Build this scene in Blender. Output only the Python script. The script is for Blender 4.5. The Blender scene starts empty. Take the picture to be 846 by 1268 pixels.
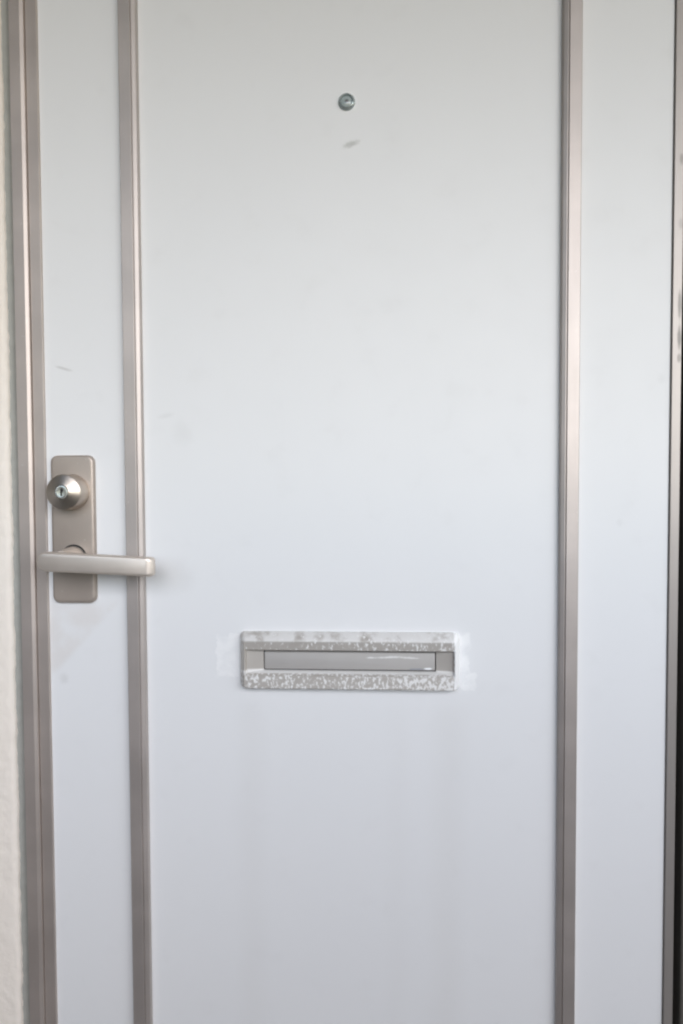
import bpy, bmesh, math, random
from mathutils import Vector, Matrix, noise

# ------------------------------------------------------------------ camera, sky, sun, exposure
scene = bpy.context.scene
C = scene.collection
rad = math.radians

cam_data = bpy.data.cameras.new('camera')
cam = bpy.data.objects.new('camera', cam_data)
C.objects.link(cam)
scene.camera = cam
cam_data.sensor_fit = 'VERTICAL'
cam_data.sensor_height = 36.0
cam_data.sensor_width = 24.0
cam_data.lens = 36.0 * 850.0 / 1268.0
cam_data.clip_start = 0.02
cam_data.clip_end = 500.0
YAW, PITCH, ROLL = 0.05636, 0.03660, -0.00440
fw = Vector((-math.sin(YAW) * math.cos(PITCH), math.cos(YAW) * math.cos(PITCH), -math.sin(PITCH)))
rt = Vector((math.cos(YAW), math.sin(YAW), 0))
up = rt.cross(fw)
r2 = math.cos(ROLL) * rt + math.sin(ROLL) * up
u2 = -math.sin(ROLL) * rt + math.cos(ROLL) * up
cam.matrix_world = Matrix(((r2.x, u2.x, -fw.x, 0.0), (r2.y, u2.y, -fw.y, -0.85),
                           (r2.z, u2.z, -fw.z, 1.05), (0, 0, 0, 1)))

SUN_EL, SUN_AZ = 36.0, 28.0         # degrees up; degrees to the right of the door's outward normal
world = bpy.data.worlds.new('World')
scene.world = world
world.use_nodes = True
wn = world.node_tree
wn.nodes.clear()
wo = wn.nodes.new('ShaderNodeOutputWorld')
wb = wn.nodes.new('ShaderNodeBackground')
sk = wn.nodes.new('ShaderNodeTexSky')
sk.sky_type = 'NISHITA'
sk.sun_disc = False
sk.sun_elevation = rad(SUN_EL)
sk.sun_rotation = rad(180 - SUN_AZ)
sk.air_density = 1.0
sk.dust_density = 0.3
sk.ozone_density = 1.0
wb.inputs['Strength'].default_value = 0.05
wn.links.new(sk.outputs[0], wb.inputs[0])
wn.links.new(wb.outputs[0], wo.inputs[0])

sun_d = bpy.data.lights.new('sun', 'SUN')
sun_d.energy = 1.5
sun_d.angle = rad(75)
sun_d.color = (1.0, 0.978, 0.978)
sun = bpy.data.objects.new('sun', sun_d)
C.objects.link(sun)
sdir = Vector((math.sin(rad(SUN_AZ)) * math.cos(rad(SUN_EL)), -math.cos(rad(SUN_AZ)) * math.cos(rad(SUN_EL)), math.sin(rad(SUN_EL))))
sun.rotation_euler = (-sdir).to_track_quat('-Z', 'Y').to_euler()
sun.location = sdir * 20

vs = scene.view_settings
vs.view_transform = 'Standard'
vs.look = 'None'
vs.gamma = 1.0
vs.exposure = 1.92
vs.use_curve_mapping = False
scene.render.engine = 'CYCLES'
scene.cycles.use_denoising = True
scene.cycles.max_bounces = 8
scene.cycles.diffuse_bounces = 5
scene.cycles.pixel_filter_type = 'BLACKMAN_HARRIS'
scene.cycles.filter_width = 2.2

# ------------------------------------------------------------------ material helpers
class NT:
    """small helper round a material's node tree"""
    def __init__(self, name):
        self.m = bpy.data.materials.new(name)
        self.m.use_nodes = True
        self.t = self.m.node_tree
        self.b = self.t.nodes['Principled BSDF']
        self._pos = None
    def n(self, kind, **kw):
        x = self.t.nodes.new(kind)
        for k, v in kw.items():
            setattr(x, k, v)
        return x
    def link(self, a, b):
        self.t.links.new(a, b)
    def put(self, sock, v):
        if isinstance(v, (int, float)):
            sock.default_value = v
        elif isinstance(v, tuple):
            sock.default_value = v if len(v) == len(sock.default_value) else tuple(v) + (1.0,)
        else:
            self.link(v, sock)
    def pos(self):
        if self._pos is None:
            tc = self.n('ShaderNodeTexCoord')
            s = self.n('ShaderNodeSeparateXYZ')
            self.link(tc.outputs['Object'], s.inputs[0])
            self._pos = (tc.outputs['Object'], s.outputs[0], s.outputs[1], s.outputs[2])
        return self._pos
    def math(self, op, a, b=0.0, c=0.0):
        x = self.n('ShaderNodeMath', operation=op)
        for i, v in enumerate((a, b, c)):
            self.put(x.inputs[i], v)
        return x.outputs[0]
    def step(self, v, lo, hi):
        x = self.n('ShaderNodeMapRange', interpolation_type='SMOOTHSTEP')
        for i, w in enumerate((v, lo, hi, 0.0, 1.0)):
            self.put(x.inputs[i], w)
        return x.outputs[0]
    def noise(self, scale, detail=3.0, stretch=(1, 1, 1), rough=0.5, off=(0, 0, 0)):
        mp = self.n('ShaderNodeMapping')
        mp.inputs['Scale'].default_value = stretch
        mp.inputs['Location'].default_value = off
        self.link(self.pos()[0], mp.inputs[0])
        x = self.n('ShaderNodeTexNoise')
        x.inputs['Scale'].default_value = scale
        x.inputs['Detail'].default_value = detail
        x.inputs['Roughness'].default_value = rough
        self.link(mp.outputs[0], x.inputs['Vector'])
        return x.outputs[0]
    def mix(self, f, a, b):
        x = self.n('ShaderNodeMix', data_type='RGBA')
        self.put(x.inputs[0], f)
        self.put(x.inputs[6], a)
        self.put(x.inputs[7], b)
        return x.outputs[2]
    def band(self, v, a, b, soft):
        """1 where a < v < b, with soft edges"""
        return self.math('MULTIPLY', self.step(v, a - soft, a + soft),
                         self.math('SUBTRACT', 1.0, self.step(v, b - soft, b + soft)))
    def mul(self, *a):
        r = a[0]
        for x in a[1:]:
            r = self.math('MULTIPLY', r, x)
        return r
    def blot(self, x0, z0, rx, rz, rot=0.0, soft=0.5, warp=0.0, wscale=60.0):
        """soft ellipse at (x0, z0)"""
        _, X, _, Z = self.pos()
        dx, dz = self.math('SUBTRACT', X, x0), self.math('SUBTRACT', Z, z0)
        c, s = math.cos(rot), math.sin(rot)
        u = self.math('DIVIDE', self.math('ADD', self.math('MULTIPLY', dx, c), self.math('MULTIPLY', dz, s)), rx)
        v = self.math('DIVIDE', self.math('SUBTRACT', self.math('MULTIPLY', dz, c), self.math('MULTIPLY', dx, s)), rz)
        d = self.math('SQRT', self.math('ADD', self.math('MULTIPLY', u, u), self.math('MULTIPLY', v, v)))
        if warp:
            d = self.math('ADD', d, self.math('MULTIPLY', self.math('SUBTRACT', self.noise(wscale), 0.5), warp))
        return self.math('SUBTRACT', 1.0, self.step(d, 1.0 - soft, 1.0 + soft))
    def bump(self, h, strength, dist):
        x = self.n('ShaderNodeBump')
        x.inputs['Strength'].default_value = strength
        x.inputs['Distance'].default_value = dist
        self.link(h, x.inputs['Height'])
        self.link(x.outputs[0], self.b.inputs['Normal'])
    def out(self, color=None, rough=None, metal=None):
        if color is not None: self.put(self.b.inputs['Base Color'], color)
        if rough is not None: self.put(self.b.inputs['Roughness'], rough)
        if metal is not None: self.put(self.b.inputs['Metallic'], metal)
        return self.m

def brushed(name, col, rough=0.34, stretch=(1, 1, 0.02), scale=900.0, metal=0.6, grime=0.12):
    t = NT(name)
    br = t.noise(scale, 2.0, stretch)
    cl = t.noise(14.0, 4.0)
    sp = t.step(t.noise(260.0, 2.0, off=(3, 1, 2)), 0.70, 0.76)
    dark = tuple(c * (1 - grime) for c in col)
    base = t.mix(t.step(cl, 0.35, 0.7), dark, col)
    base = t.mix(t.math('MULTIPLY', sp, 0.35), base, (0.62, 0.6, 0.57))
    rg = t.math('ADD', rough - 0.08, t.math('ADD', t.math('MULTIPLY', br, 0.10), t.math('MULTIPLY', cl, 0.08)))
    t.bump(br, 0.06, 0.0004)
    return t.out(base, rg, metal)

M = {}
M['frame_metal'] = brushed('bronze_grey_metal', (0.53, 0.463, 0.42), 0.45)
M['strip_metal'] = brushed('moulding_metal', (0.51, 0.456, 0.424), 0.46)
M['plate_metal'] = brushed('lock_plate_metal', (0.45, 0.382, 0.33), 0.40, metal=0.45)
M['lever_metal'] = brushed('lever_metal', (0.74, 0.655, 0.58), 0.38, stretch=(0.02, 1, 1), metal=0.6)
M['cylinder_metal'] = brushed('cylinder_metal', (0.60, 0.525, 0.455), 0.38, stretch=(1, 1, 1), scale=60.0, metal=1.0)
_t = M['cylinder_metal'].node_tree                     # turned metal: highlights run out from the axis
_tan = _t.nodes.new('ShaderNodeTangent'); _tan.direction_type = 'RADIAL'; _tan.axis = 'Y'
_t.links.new(_tan.outputs[0], _t.nodes['Principled BSDF'].inputs['Tangent'])
_t.nodes['Principled BSDF'].inputs['Anisotropic'].default_value = 0.7
_t.nodes['Principled BSDF'].inputs['Anisotropic Rotation'].default_value = 0.25
M['plug_metal'] = brushed('plug_metal', (0.75, 0.75, 0.72), 0.22, stretch=(1, 1, 1), metal=0.9)
M['flap_metal'] = brushed('flap_metal', (0.50, 0.48, 0.46), 0.58, stretch=(0.02, 1, 1), metal=0.35)
_t = NT('scratched_flap_metal')
_c = _t.mix(_t.noise(25.0, 4.0), (0.38, 0.36, 0.34), (0.43, 0.41, 0.39))
for _x, _z, _rx, _rz, _r in ((0.012, 0.8385, 0.016, 0.0011, 0.04), (0.036, 0.8378, 0.010, 0.0008, -0.03), (-0.012, 0.8376, 0.005, 0.0009, 0.0)):
    _c = _t.mix(_t.math('MULTIPLY', _t.blot(_x, _z, _rx, _rz, _r, 0.7, 1.4, 320), 0.55), _c, (0.80, 0.80, 0.78))
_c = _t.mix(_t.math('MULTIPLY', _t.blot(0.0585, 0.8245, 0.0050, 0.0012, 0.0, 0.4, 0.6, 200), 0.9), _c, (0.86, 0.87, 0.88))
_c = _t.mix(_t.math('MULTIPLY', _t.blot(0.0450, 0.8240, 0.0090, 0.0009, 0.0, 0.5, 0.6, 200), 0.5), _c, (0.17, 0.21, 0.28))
M['flap_metal'] = _t.out(_c, 0.62, 0.1)
M['rim_metal'] = brushed('peephole_rim_metal', (0.50, 0.56, 0.56), 0.24, stretch=(1, 1, 1))

t = NT('keyhole_black'); M['black'] = t.out((0.008, 0.008, 0.008), 0.6)
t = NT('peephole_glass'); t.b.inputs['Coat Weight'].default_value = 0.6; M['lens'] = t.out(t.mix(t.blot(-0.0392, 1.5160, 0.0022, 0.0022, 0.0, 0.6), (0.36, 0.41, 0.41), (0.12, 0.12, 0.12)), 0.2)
t = NT('grey_gasket'); M['gasket'] = t.out(t.mix(t.noise(40.0), (0.16, 0.15, 0.145), (0.22, 0.21, 0.2)), 0.7)
t = NT('gasket_rubber'); M['rubber'] = t.out(t.mix(t.noise(40.0), (0.018, 0.017, 0.016), (0.03, 0.028, 0.027)), 0.7)  # near-black that stands in for shade inside gaps

# white painted steel of the door leaf, with its old marks
t = NT('white_door_paint')
_, X, Y, Z = t.pos()
big = t.noise(3.0, 3.0)
fine = t.noise(28.0, 4.0, off=(5, 2, 1))
col = t.mix(big, (0.745, 0.744, 0.746), (0.78, 0.779, 0.777))
col = t.mix(t.math('MULTIPLY', t.step(fine, 0.55, 0.8), 0.12), col, (0.62, 0.61, 0.60))
grey, beige, chalk = (0.42, 0.41, 0.39), (0.66, 0.61, 0.57), (0.88, 0.875, 0.865)
# grey scuff under the peephole, scuffs by the lock, soft grey blot beside the lever
col = t.mix(t.math('MULTIPLY', t.blot(-0.0345, 1.4665, 0.0085, 0.0030, 0.30, 0.8, 1.3, 260), 0.60), col, (0.36, 0.36, 0.33))
col = t.mix(t.math('MULTIPLY', t.blot(-0.398, 1.2005, 0.0095, 0.0016, -0.28, 0.7, 0.8, 150), 0.45), col, grey)
col = t.mix(t.math('MULTIPLY', t.blot(-0.259, 0.938, 0.020, 0.016, 0.0, 0.9, 0.8, 60), 0.16), col, grey)
col = t.mix(t.math('MULTIPLY', t.blot(-0.268, 1.140, 0.008, 0.0025, 0.2, 0.9, 0.8, 90), 0.14), col, grey)
col = t.mix(t.math('MULTIPLY', t.blot(-0.247, 1.118, 0.010, 0.012, 0.4, 0.9, 1.2, 70), 0.10), col, grey)
col = t.mix(t.math('MULTIPLY', t.blot(-0.405, 0.806, 0.005, 0.006, 0.2, 0.8, 1.0, 160), 0.22), col, grey)
col = t.mix(t.math('MULTIPLY', t.blot(0.290, 1.005, 0.003, 0.004, 0.2, 0.8, 1.0, 160), 0.10), col, grey)
col = t.mix(t.math('MULTIPLY', t.blot(0.338, 1.178, 0.004, 0.005, 0.2, 0.8, 1.0, 160), 0.10), col, grey)
# wedge of beige wiping below the lock plate
wedge = t.mul(t.band(Z, 0.815, 0.905, 0.010),
              t.math('SUBTRACT', 1.0, t.step(t.math('ADD', X, t.math('MULTIPLY', Z, -0.92)), -1.172, -1.158)),
              t.step(fine, 0.25, 0.65), t.math('SUBTRACT', 1.0, t.step(X, -0.335, -0.322)))
col = t.mix(t.math('MULTIPLY', wedge, 0.42), col, beige)
# streaks of rain dirt below the two ends of the mail slot
for xs, w, k in ((-0.163, 0.030, 0.08), (0.083, 0.034, 0.11), (0.02, 0.022, 0.04)):
    wob = t.math('MULTIPLY', t.math('SUBTRACT', t.noise(9.0, 2.0, (0.2, 1, 1)), 0.5), 0.03)
    d = t.math('ABSOLUTE', t.math('SUBTRACT', t.math('ADD', X, wob), xs))
    streak = t.mul(t.math('SUBTRACT', 1.0, t.step(d, 0.0, w)), t.math('SUBTRACT', 1.0, t.step(Z, 0.76, 0.80)),
                   t.math('ADD', 0.55, t.math('MULTIPLY', t.noise(20.0, 3.0, (1, 1, 0.15)), 0.6)))
    col = t.mix(t.math('MULTIPLY', streak, k), col, (0.50, 0.47, 0.42))
# chalky rests of tape and filler round the mail slot
jag = t.math('MULTIPLY', t.math('SUBTRACT', t.noise(85.0, 4.0), 0.5), 0.022)
Xj, Zj = t.math('ADD', X, jag), t.math('ADD', Z, jag)
flake = t.step(t.noise(55.0, 4.0, off=(1, 4, 2)), 0.36, 0.60)
left_rest = t.mul(t.band(Xj, -0.208, -0.170, 0.0012), t.band(Zj, 0.811, 0.864, 0.0016), t.math('ADD', 0.2, t.math('MULTIPLY', flake, 0.7)))
right_rest = t.mul(t.band(Xj, 0.090, 0.110, 0.0012), t.band(Zj, 0.800, 0.869, 0.001), flake)
low_rest = t.mul(t.band(Xj, 0.100, 0.118, 0.0008), t.band(Zj, 0.798, 0.816, 0.0008), t.math('ADD', 0.3, t.math('MULTIPLY', flake, 0.6)))
rest = t.math('MINIMUM', t.math('ADD', left_rest, t.math('ADD', right_rest, low_rest)), 1.0)
col = t.mix(t.math('MULTIPLY', rest, 0.68), col, chalk)
t.bump(t.math('ADD', t.math('ADD', t.math('MULTIPLY', t.noise(420.0, 2.0), 0.5), t.math('MULTIPLY', rest, 0.8)), t.math('MULTIPLY', t.noise(7.0, 2.0), 12.0)), 0.12, 0.0006)
M['door_paint'] = t.out(col, t.math('ADD', 0.40, t.math('MULTIPLY', fine, 0.15)))

# cast frame of the mail slot: metal with worn white paint left on its rails, whiter top bevel and ledge
t = NT('mail_slot_metal')
_, X, Y, Z = t.pos()
fl = t.noise(360.0, 4.0, (0.85, 1, 0.55), 0.6)
more = t.math('MULTIPLY', t.step(X, -0.13, 0.07), 0.05)
low = t.math('SUBTRACT', 1.0, t.step(Z, 0.818, 0.824))
thr = t.math('SUBTRACT', t.math('SUBTRACT', 0.585, more), t.math('MULTIPLY', low, 0.055))
fleck = t.math('MULTIPLY', t.step(t.math('SUBTRACT', fl, thr), -0.03, 0.08), 0.75)
rails = t.math('MAXIMUM', t.step(Z, 0.8455, 0.8475), t.math('SUBTRACT', 1.0, t.step(Z, 0.819, 0.821)))
edge = t.step(t.math('ADD', X, t.math('MULTIPLY', t.math('SUBTRACT', fl, 0.5), 0.006)), 0.0890, 0.0900)
topb = t.math('MULTIPLY', t.step(Z, 0.857, 0.861), 0.6)
wht = t.math('MAXIMUM', t.math('MAXIMUM', t.math('MULTIPLY', fleck, rails), edge), t.mul(topb, t.step(t.noise(60.0, 4.0), 0.28, 0.55)))
wht = t.math('MAXIMUM', wht, t.math('MULTIPLY', t.band(Z, 0.8185, 0.8225, 0.0008), 0.6))
cl = t.noise(30.0)
met = t.mix(cl, (0.46, 0.425, 0.385), (0.55, 0.515, 0.475))
t.bump(wht, 0.25, 0.0006)
M['slot_metal'] = t.out(t.mix(wht, met, (0.86, 0.855, 0.84)), t.math('ADD', 0.36, t.math('MULTIPLY', wht, 0.25)),
                        t.math('SUBTRACT', 0.28, t.math('MULTIPLY', wht, 0.28)))

# right jamb: the same metal with rubbed smudges
t = NT('rubbed_jamb_metal')
col = t.mix(t.noise(14.0), (0.35, 0.32, 0.295), (0.41, 0.375, 0.35))
for z0, h, k in ((1.265, 0.016, 0.7), (1.226, 0.013, 0.8), (1.202, 0.005, 0.6), (1.435, 0.006, 0.5), (1.36, 0.006, 0.3)):
    col = t.mix(t.math('MULTIPLY', t.blot(0.3565, z0, 0.0022, h, 0.0, 0.5, 0.6, 120), k), col, (0.13, 0.125, 0.115))
t.bump(t.noise(900.0, 2.0, (1, 1, 0.02)), 0.06, 0.0004)
M['jamb_metal'] = t.out(col, 0.46, 0.55)

# cream plaster, grey joint filler, dark cladding, concrete
t = NT('cream_plaster')
n1, n2 = t.noise(120.0, 4.0), t.noise(9.0, 3.0)
t.bump(n1, 0.5, 0.002)
M['render'] = M['plaster'] = t.out(t.mix(n2, (0.81, 0.735, 0.65), (0.86, 0.795, 0.715)), 0.9)
t = NT('joint_sealant')
M['sealant'] = t.out(t.mix(t.noise(60.0, 3.0), (0.30, 0.30, 0.27), (0.42, 0.415, 0.385)), 0.75)
t = NT('dark_cladding')
t.bump(t.noise(200.0, 3.0), 0.2, 0.001)
M['dark'] = t.out(t.mix(t.noise(20.0, 3.0), (0.085, 0.079, 0.068), (0.115, 0.107, 0.093)), 0.6)
t = NT('grey_concrete')
n1 = t.noise(18.0, 5.0)
t.bump(t.noise(150.0, 3.0), 0.3, 0.002)
M['concrete'] = t.out(t.mix(n1, (0.075, 0.073, 0.07), (0.11, 0.108, 0.103)), 0.85)
t = NT('grey_parapet_paint')
M['parapet_paint'] = t.out(t.mix(t.noise(6.0, 3.0), (0.34, 0.33, 0.31), (0.40, 0.385, 0.365)), 0.85)
t = NT('white_ceiling_paint')
M['soffit'] = t.out(t.mix(t.noise(6.0, 3.0), (0.19, 0.19, 0.195), (0.25, 0.25, 0.255)), 0.85)  # dark grey, to cut bounce onto the door top

# ------------------------------------------------------------------ mesh helpers (door face is y = 0, outward is -y; h = height off the face)
def obj(name, bm, mat, parent=None, smooth=False, bevel=0.0, seg=3, autosm=None):
    bmesh.ops.recalc_face_normals(bm, faces=bm.faces)
    me = bpy.data.meshes.new(name)
    bm.to_mesh(me)
    bm.free()
    o = bpy.data.objects.new(name, me)
    C.objects.link(o)
    me.materials.append(M[mat])
    if parent: o.parent = parent
    if smooth or bevel:
        for p in me.polygons: p.use_smooth = True
    if smooth and not bevel:
        me.set_sharp_from_angle(angle=rad(autosm or 35))
    if bevel:
        b = o.modifiers.new('bevel', 'BEVEL')
        b.width = bevel; b.segments = seg; b.limit_method = 'ANGLE'; b.angle_limit = rad(30)
        b.harden_normals = True
    return o

def box(x0, x1, y0, y1, z0, z1, bm=None):
    bm = bm or bmesh.new()
    v = [bm.verts.new((x, y, z)) for x in (x0, x1) for y in (y0, y1) for z in (z0, z1)]
    for f in ((0, 1, 3, 2), (4, 6, 7, 5), (0, 4, 5, 1), (2, 3, 7, 6), (0, 2, 6, 4), (1, 5, 7, 3)):
        bm.faces.new([v[i] for i in f])
    return bm

def extrude_profile(pts, z0, z1):
    """closed outline of (x, h) points, run from z0 to z1"""
    bm = bmesh.new()
    a = [bm.verts.new((x, -h, z0)) for x, h in pts]
    b = [bm.verts.new((x, -h, z1)) for x, h in pts]
    n = len(pts)
    for i in range(n):
        bm.faces.new((a[i], a[(i + 1) % n], b[(i + 1) % n], b[i]))
    bm.faces.new(a)
    bm.faces.new(b)
    return bm

def rrect(x0, x1, z0, z1, r, n=6):
    pts = []
    for cx, cz, a0 in ((x1 - r, z1 - r, 0), (x0 + r, z1 - r, 90), (x0 + r, z0 + r, 180), (x1 - r, z0 + r, 270)):
        for i in range(n + 1):
            a = rad(a0 + 90 * i / n)
            pts.append((cx + r * math.cos(a), cz + r * math.sin(a)))
    return pts

def loops(rings, cap_first=False, cap_last=False, bm=None):
    """rings = list of (points (x, z), h), bridged in order"""
    bm = bm or bmesh.new()
    vr = [[bm.verts.new((x, -h, z)) for x, z in pts] for pts, h in rings]
    for a, b in zip(vr, vr[1:]):
        n = len(a)
        for i in range(n):
            bm.faces.new((a[i], a[(i + 1) % n], b[(i + 1) % n], b[i]))
    if cap_first: bm.faces.new(vr[0])
    if cap_last: bm.faces.new(vr[-1])
    return bm

def lathe(cx, cz, prof, n=48, cap_last=True):
    rings = [([(cx + r * math.cos(2 * math.pi * i / n), cz + r * math.sin(2 * math.pi * i / n)) for i in range(n)], h) for r, h in prof]
    return loops(rings, cap_first=True, cap_last=cap_last)

def thing(name, label, cat, loc=(0, 0, 0)):
    o = bpy.data.objects.new(name, None)
    C.objects.link(o)
    o.location = loc
    o.empty_display_size = 0.1
    o['label'] = label
    o['category'] = cat
    o['kind'] = 'thing'
    return o

def tag(o, label, cat):
    o['label'] = label
    o['category'] = cat
    return o

# ------------------------------------------------------------------ unseen surrounds added to shade the door: gallery floor, parapet and soffit
def structure(o):
    o['kind'] = 'structure'
    return o
structure(obj('floor', box(-4.0, 4.0, -1.72, 0.20, -0.15, 0.0), 'concrete'))
structure(obj('ceiling', box(-4.0, 4.0, -1.95, 0.20, 2.28, 2.46), 'soffit'))
structure(obj('parapet', box(-4.0, 4.0, -1.85, -1.722, -0.15, 1.05), 'parapet_paint'))

structure(obj('partition', box(-1.42, -1.30, -1.72, -0.007, 0.0, 2.28), 'concrete'))  # unseen, added to darken the left side and its reflections

# ------------------------------------------------------------------ plaster wall beside the frame
wall = thing('plaster_wall', 'cream rough plaster wall beside the lock side of the door frame', 'wall', (-0.5, 0, 0))
def wall_face():
    """displaced face of the wall next to the frame, with an uneven rounded arris"""
    bm = bmesh.new()
    prof = [(-0.640 + 0.004 * i, 0.006) for i in range(41)]                       # flat face to x = -0.480
    prof += [(-0.4770, 0.0060), (-0.4745, 0.0058), (-0.4722, 0.0052), (-0.4702, 0.0040), (-0.4688, 0.0022), (-0.4680, -0.0005), (-0.4676, -0.004), (-0.4676, -0.012)]
    rows = []
    nz = 350
    for j in range(nz + 1):
        z = 0.25 + 1.5 * j / nz
        row = []
        for x, h in prof:
            p = Vector((x * 60, h * 60, z * 60))
            d = 0.0006 * noise.noise(p * 1.4) + 0.0007 * noise.noise(p * 3.6)
            e = 0.0009 * noise.noise(Vector((0.3, h * 20, z * 30))) + 0.0009 * noise.noise(Vector((5.3, h * 60, z * 110)))
            near = max(0.0, min(1.0, (x + 0.484) / 0.012))
            row.append(bm.verts.new((x + e * near + 0.5, -(h + d), z)))
        rows.append(row)
    for a, b in zip(rows, rows[1:]):
        for i in range(len(a) - 1):
            bm.faces.new((a[i], a[i + 1], b[i + 1], b[i]))
    return bm
obj('plaster_face', wall_face(), 'plaster', wall, smooth=True, autosm=80)
def shifted(bm, dx):
    bmesh.ops.translate(bm, verts=bm.verts, vec=(dx, 0, 0))
    return bm
wb_ = box(-4.0, -0.6395, -0.0058, 0.20, 0.0, 2.28)
box(-0.6395, -0.4690, 0.004, 0.20, 0.0, 2.28, wb_)
box(-0.6395, -0.4690, -0.0055, 0.004, 0.0, 0.252, wb_)
box(-0.6395, -0.4690, -0.0055, 0.004, 1.748, 2.28, wb_)
box(-0.4690, 1.2, -0.0058, 0.20, 2.06, 2.28, wb_)
obj('wall_body', shifted(wb_, 0.5), 'plaster', wall)
obj('sealant_bead', shifted(extrude_profile([(-0.4690, -0.02), (-0.4690, 0.0005), (-0.4655, -0.0010), (-0.4620, -0.0035), (-0.4595, -0.0080), (-0.4590, -0.02)], 0.0, 2.06), 0.5), 'sealant', wall, smooth=True)

# dark cladding beyond the other jamb
side = thing('side_wall', 'dark grey wall edge beyond the bare jamb, across a black gap', 'wall', (0.8, 0, 0))
obj('cladding_panel', shifted(box(0.3680, 1.20, -0.004, 0.20, 0.0, 2.06), -0.8), 'dark', side, bevel=0.003)
obj('gap_backing', shifted(box(0.3590, 0.3681, 0.050, 0.20, 0.0, 2.06), -0.8), 'rubber', side)  # black sheet that paints the shade in the gap, keeps sky out
obj('wall_body', shifted(box(1.2005, 4.0, -0.006, 0.20, 0.0, 2.28), -0.8), 'plaster', side)

# ------------------------------------------------------------------ door frame
frame = thing('door_frame', 'bronze grey metal door frame standing round the white door', 'door frame', (0, 0, 0))
# lock-side jamb: proud face, light-catching chamfer, groove back to the rebate
obj('jamb', extrude_profile([(-0.4585, -0.10), (-0.4585, -0.030), (-0.4550, -0.030), (-0.4550, 0.0085), (-0.4545, 0.0092), (-0.4412, 0.0092), (-0.4374, 0.0074), (-0.4370, 0.0068), (-0.4370, -0.050), (-0.4150, -0.050), (-0.4150, -0.10)], 0.0, 2.06),
    'frame_metal', frame)
obj('jamb', extrude_profile([(0.3365, -0.10), (0.3365, -0.050), (0.3487, -0.050), (0.3487, 0.0026), (0.3491, 0.0030), (0.3590, 0.0030), (0.3594, 0.0026), (0.3594, -0.10)], 0.0, 2.06),
    'jamb_metal', frame)
obj('gasket', box(0.3479, 0.3489, 0.0012, 0.030, 0.015, 2.010), 'gasket', frame)  # grey strip added to set the tone of the shaded door gap
obj('head', box(-0.4370, 0.3490, -0.008, 0.10, 2.012, 2.06), 'frame_metal', frame, bevel=0.001)
obj('threshold', box(-0.4370, 0.3490, -0.03, 0.10, 0.0, 0.014), 'frame_metal', frame, bevel=0.001)

# ------------------------------------------------------------------ door
door = thing('front_door', 'white painted steel front door with metal mouldings, lever and mail slot', 'door', (0, 0, 0))
obj('door_leaf', box(-0.4330, 0.3480, 0.0, 0.040, 0.018, 2.008), 'door_paint', door, bevel=0.0015)
# folded metal edge on the lock side
obj('edge_trim', extrude_profile([(-0.4367, -0.030), (-0.4367, 0.0034), (-0.4362, 0.0038), (-0.4232, 0.0038), (-0.4224, 0.0030), (-0.4222, 0.0004), (-0.4222, -0.0004), (-0.4340, -0.0004), (-0.4340, -0.030)], 0.018, 2.008),
    'frame_metal', door)

# two vertical mouldings: side wall, chamfered lip, groove, proud face (s = +1: lip on the right)
def moulding(inner, outer_dir):
    s = outer_dir
    prof = [(0.0, -0.0004), (0.0, 0.0074), (0.0008, 0.0082), (0.0048, 0.0098), (0.0053, 0.0098), (0.0056, 0.0086), (0.0063, 0.0086), (0.0066, 0.0104), (0.0072, 0.0108),
            (0.0207, 0.0108), (0.0214, 0.0102), (0.0217, 0.0090), (0.0217, -0.0004)]
    return extrude_profile([(inner + s * u, h) for u, h in prof], 0.018, 2.008)
obj('moulding', moulding(-0.2960, -1), 'strip_metal', door)
obj('moulding', moulding(0.2170, 1), 'strip_metal', door)

# peephole
peep = obj('peephole', lathe(-0.0395, 1.5165, [(0.0104, -0.0004), (0.0104, 0.0012), (0.0100, 0.0020), (0.0084, 0.0040), (0.0078, 0.0042), (0.0072, 0.0036), (0.0068, 0.0012)]), 'rim_metal', door, smooth=True, autosm=50)
obj('lens', lathe(-0.0395, 1.5165, [(0.0068, 0.0010), (0.0066, 0.0019), (0.0056, 0.0027), (0.0040, 0.0033), (0.0020, 0.0036), (0.0006, 0.0037)]), 'lens', peep, smooth=True, autosm=60)

# lock plate, key cylinder
PX0, PX1, PZ0, PZ1 = -0.4148, -0.3590, 0.9045, 1.0912
def inset(d, r): return rrect(PX0 + d, PX1 - d, PZ0 + d, PZ1 - d, max(r - d, 0.001), 8)
plate = obj('lock_plate', loops([(inset(0, 0.009), -0.0004), (inset(0, 0.009), 0.0040), (inset(0.0005, 0.009), 0.0053), (inset(0.0014, 0.009), 0.0062), (inset(0.0028, 0.009), 0.0067), (inset(0.0040, 0.009), 0.0068)], True, True),
            'plate_metal', door, smooth=True, autosm=30)
KX, KZ = -0.3870, 1.0450
cyl = obj('key_cylinder', lathe(KX, KZ, [(0.0226, 0.0060), (0.0224, 0.0100), (0.0219, 0.0296), (0.0216, 0.0303), (0.0209, 0.0309), (0.0200, 0.0312), (0.0115, 0.0352), (0.0090, 0.0360), (0.0086, 0.0350), (0.0086, 0.0320)], 64), 'cylinder_metal', plate, smooth=True, autosm=28)
obj('lock_plug', lathe(KX, KZ, [(0.0083, 0.0315), (0.0083, 0.0360), (0.0078, 0.0367), (0.0064, 0.0368), (0.0060, 0.0362), (0.0052, 0.0361)], 48), 'plug_metal', plate, smooth=True, autosm=28)
kh = loops([(rrect(KX - 0.0010, KX + 0.0010, KZ - 0.0048, KZ + 0.0050, 0.0006, 3), 0.0355), (rrect(KX - 0.0010, KX + 0.0010, KZ - 0.0048, KZ + 0.0050, 0.0006, 3), 0.03635)], True, True)
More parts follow.
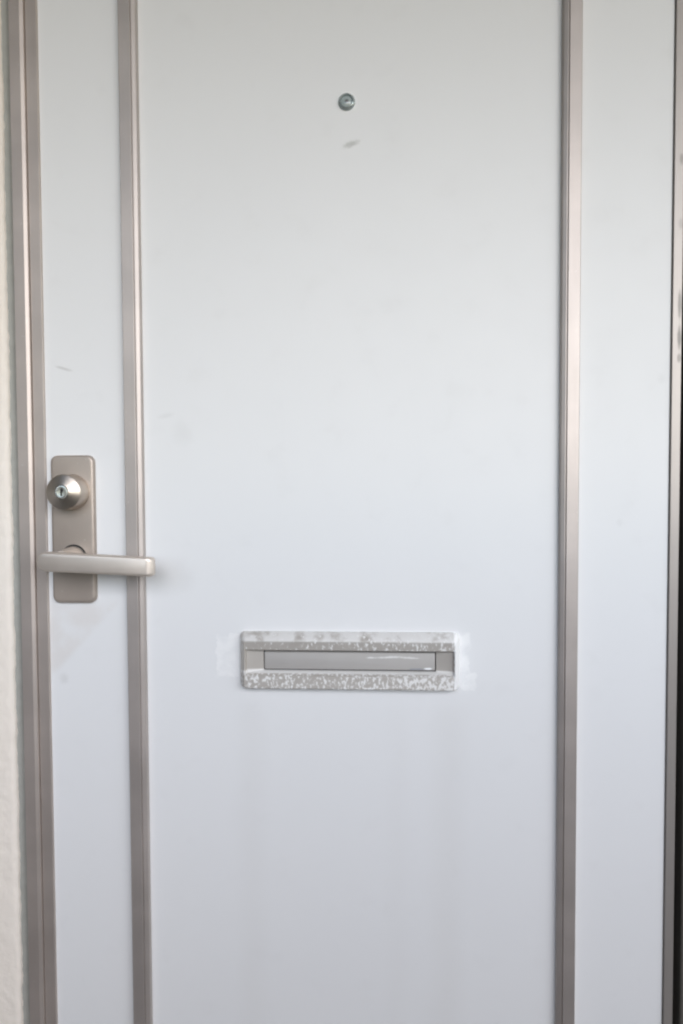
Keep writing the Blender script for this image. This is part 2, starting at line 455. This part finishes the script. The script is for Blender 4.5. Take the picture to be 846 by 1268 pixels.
loops([(rrect(KX + 0.0006, KX + 0.0024, KZ + 0.0000, KZ + 0.0036, 0.0006, 3), 0.0355), (rrect(KX + 0.0006, KX + 0.0024, KZ + 0.0000, KZ + 0.0036, 0.0006, 3), 0.03632)], True, True, kh)
obj('keyhole', kh, 'black', plate)

# lever: a flat bar with a round pivot end and a bent-back tip, drooping a little
LX0, LX1, LZ, LH = -0.4118, -0.2695, 0.9622, 0.0118
def lever_outline(d, td=0.0):
    pts = []
    r = LH - d
    for i in range(17):                                  # round pivot end
        a = rad(90 + 180 * i / 16)
        pts.append((LX0 + LH + r * math.cos(a), LZ + r * math.sin(a)))
    tip = 0.0045
    hz = LH * 0.98 - d
    for cx, sg, a0 in ((LX1 - tip - td, -1, 270), (LX1 - tip - td, 1, 0)):
        for i in range(7):
            a = rad(a0 + 90 * i / 6)
            rr = max(tip - d, 0.0006)
            pts.append((cx + rr * math.cos(a), LZ + sg * (hz - rr) + rr * math.sin(a)))
    droop = math.tan(rad(2.75))
    return [(x, z - (x - LX0) * droop) for x, z in pts]
H0, H1 = 0.0410, 0.0535
lever = obj('lever_handle', loops([(lever_outline(0.0022), H0), (lever_outline(0.0008), H0 + 0.0006), (lever_outline(0), H0 + 0.002), (lever_outline(0), H1 - 0.0060), (lever_outline(0, 0.0006), H1 - 0.0040), (lever_outline(0.0004, 0.0028), H1 - 0.0016), (lever_outline(0.0014, 0.0042), H1 - 0.0005), (lever_outline(0.0028, 0.0050), H1)], True, True),
            'lever_metal', door, smooth=True, autosm=30)
NX, NZ = -0.3860, 0.9625
obj('neck', lathe(NX, NZ, [(0.0142, 0.0070), (0.0138, 0.0150), (0.0132, 0.0260), (0.0114, 0.0415)], 48), 'lever_metal', lever, smooth=True, autosm=60)
obj('collar', lathe(NX, NZ, [(0.0164, 0.0060), (0.0164, 0.0074), (0.0160, 0.0078), (0.0150, 0.0078), (0.0146, 0.0072)], 48), 'rubber', lever, smooth=True, autosm=30)  # black ring painted as the shaded gap round the neck

# mail slot: cast frame (outer bevel, rails, sloping cheeks) with a set-back flap
SX0, SX1, SZ0, SZ1 = -0.1755, 0.0970, 0.7990, 0.8695
def sr(l, r_, b, t_, rad_): return rrect(SX0 + l, SX1 - r_, SZ0 + b, SZ1 - t_, rad_, 5)
slot = obj('mail_slot', loops([
    (sr(0, 0, 0, 0, 0.006), -0.0004), (sr(0, 0, 0, 0, 0.006), 0.0040), (sr(0.0006, 0.0006, 0.0003, 0.0010, 0.006), 0.0060),
    (sr(0.0052, 0.0048, 0.0010, 0.0088, 0.004), 0.0128), (sr(0.0064, 0.0060, 0.0022, 0.0100, 0.004), 0.0135),
    (sr(0.0072, 0.0066, 0.0170, 0.0206, 0.0012), 0.0128), (sr(0.0078, 0.0072, 0.0184, 0.0216, 0.0010), 0.0116),
    (sr(0.0090, 0.0084, 0.0205, 0.0228, 0.0008), 0.0076), (sr(0.0292, 0.0284, 0.0218, 0.0240, 0.0008), 0.0040), (sr(0.0294, 0.0286, 0.0220, 0.0242, 0.0008), 0.0006)], False, False),
    'slot_metal', door, smooth=True, autosm=24)
back = sr(0.0292, 0.0284, 0.0218, 0.0240, 0.0008)
obj('slot_shadow_back', loops([(back, 0.0006), (back, 0.0010)], True, True), 'black', slot)
obj('flap', loops([(sr(0.0303, 0.0297, 0.0234, 0.0250, 0.0010), 0.0008), (sr(0.0303, 0.0297, 0.0234, 0.0250, 0.0010), 0.0030), (sr(0.0310, 0.0304, 0.0241, 0.0257, 0.0008), 0.0035)], True, True), 'flap_metal', slot, smooth=True, autosm=30)
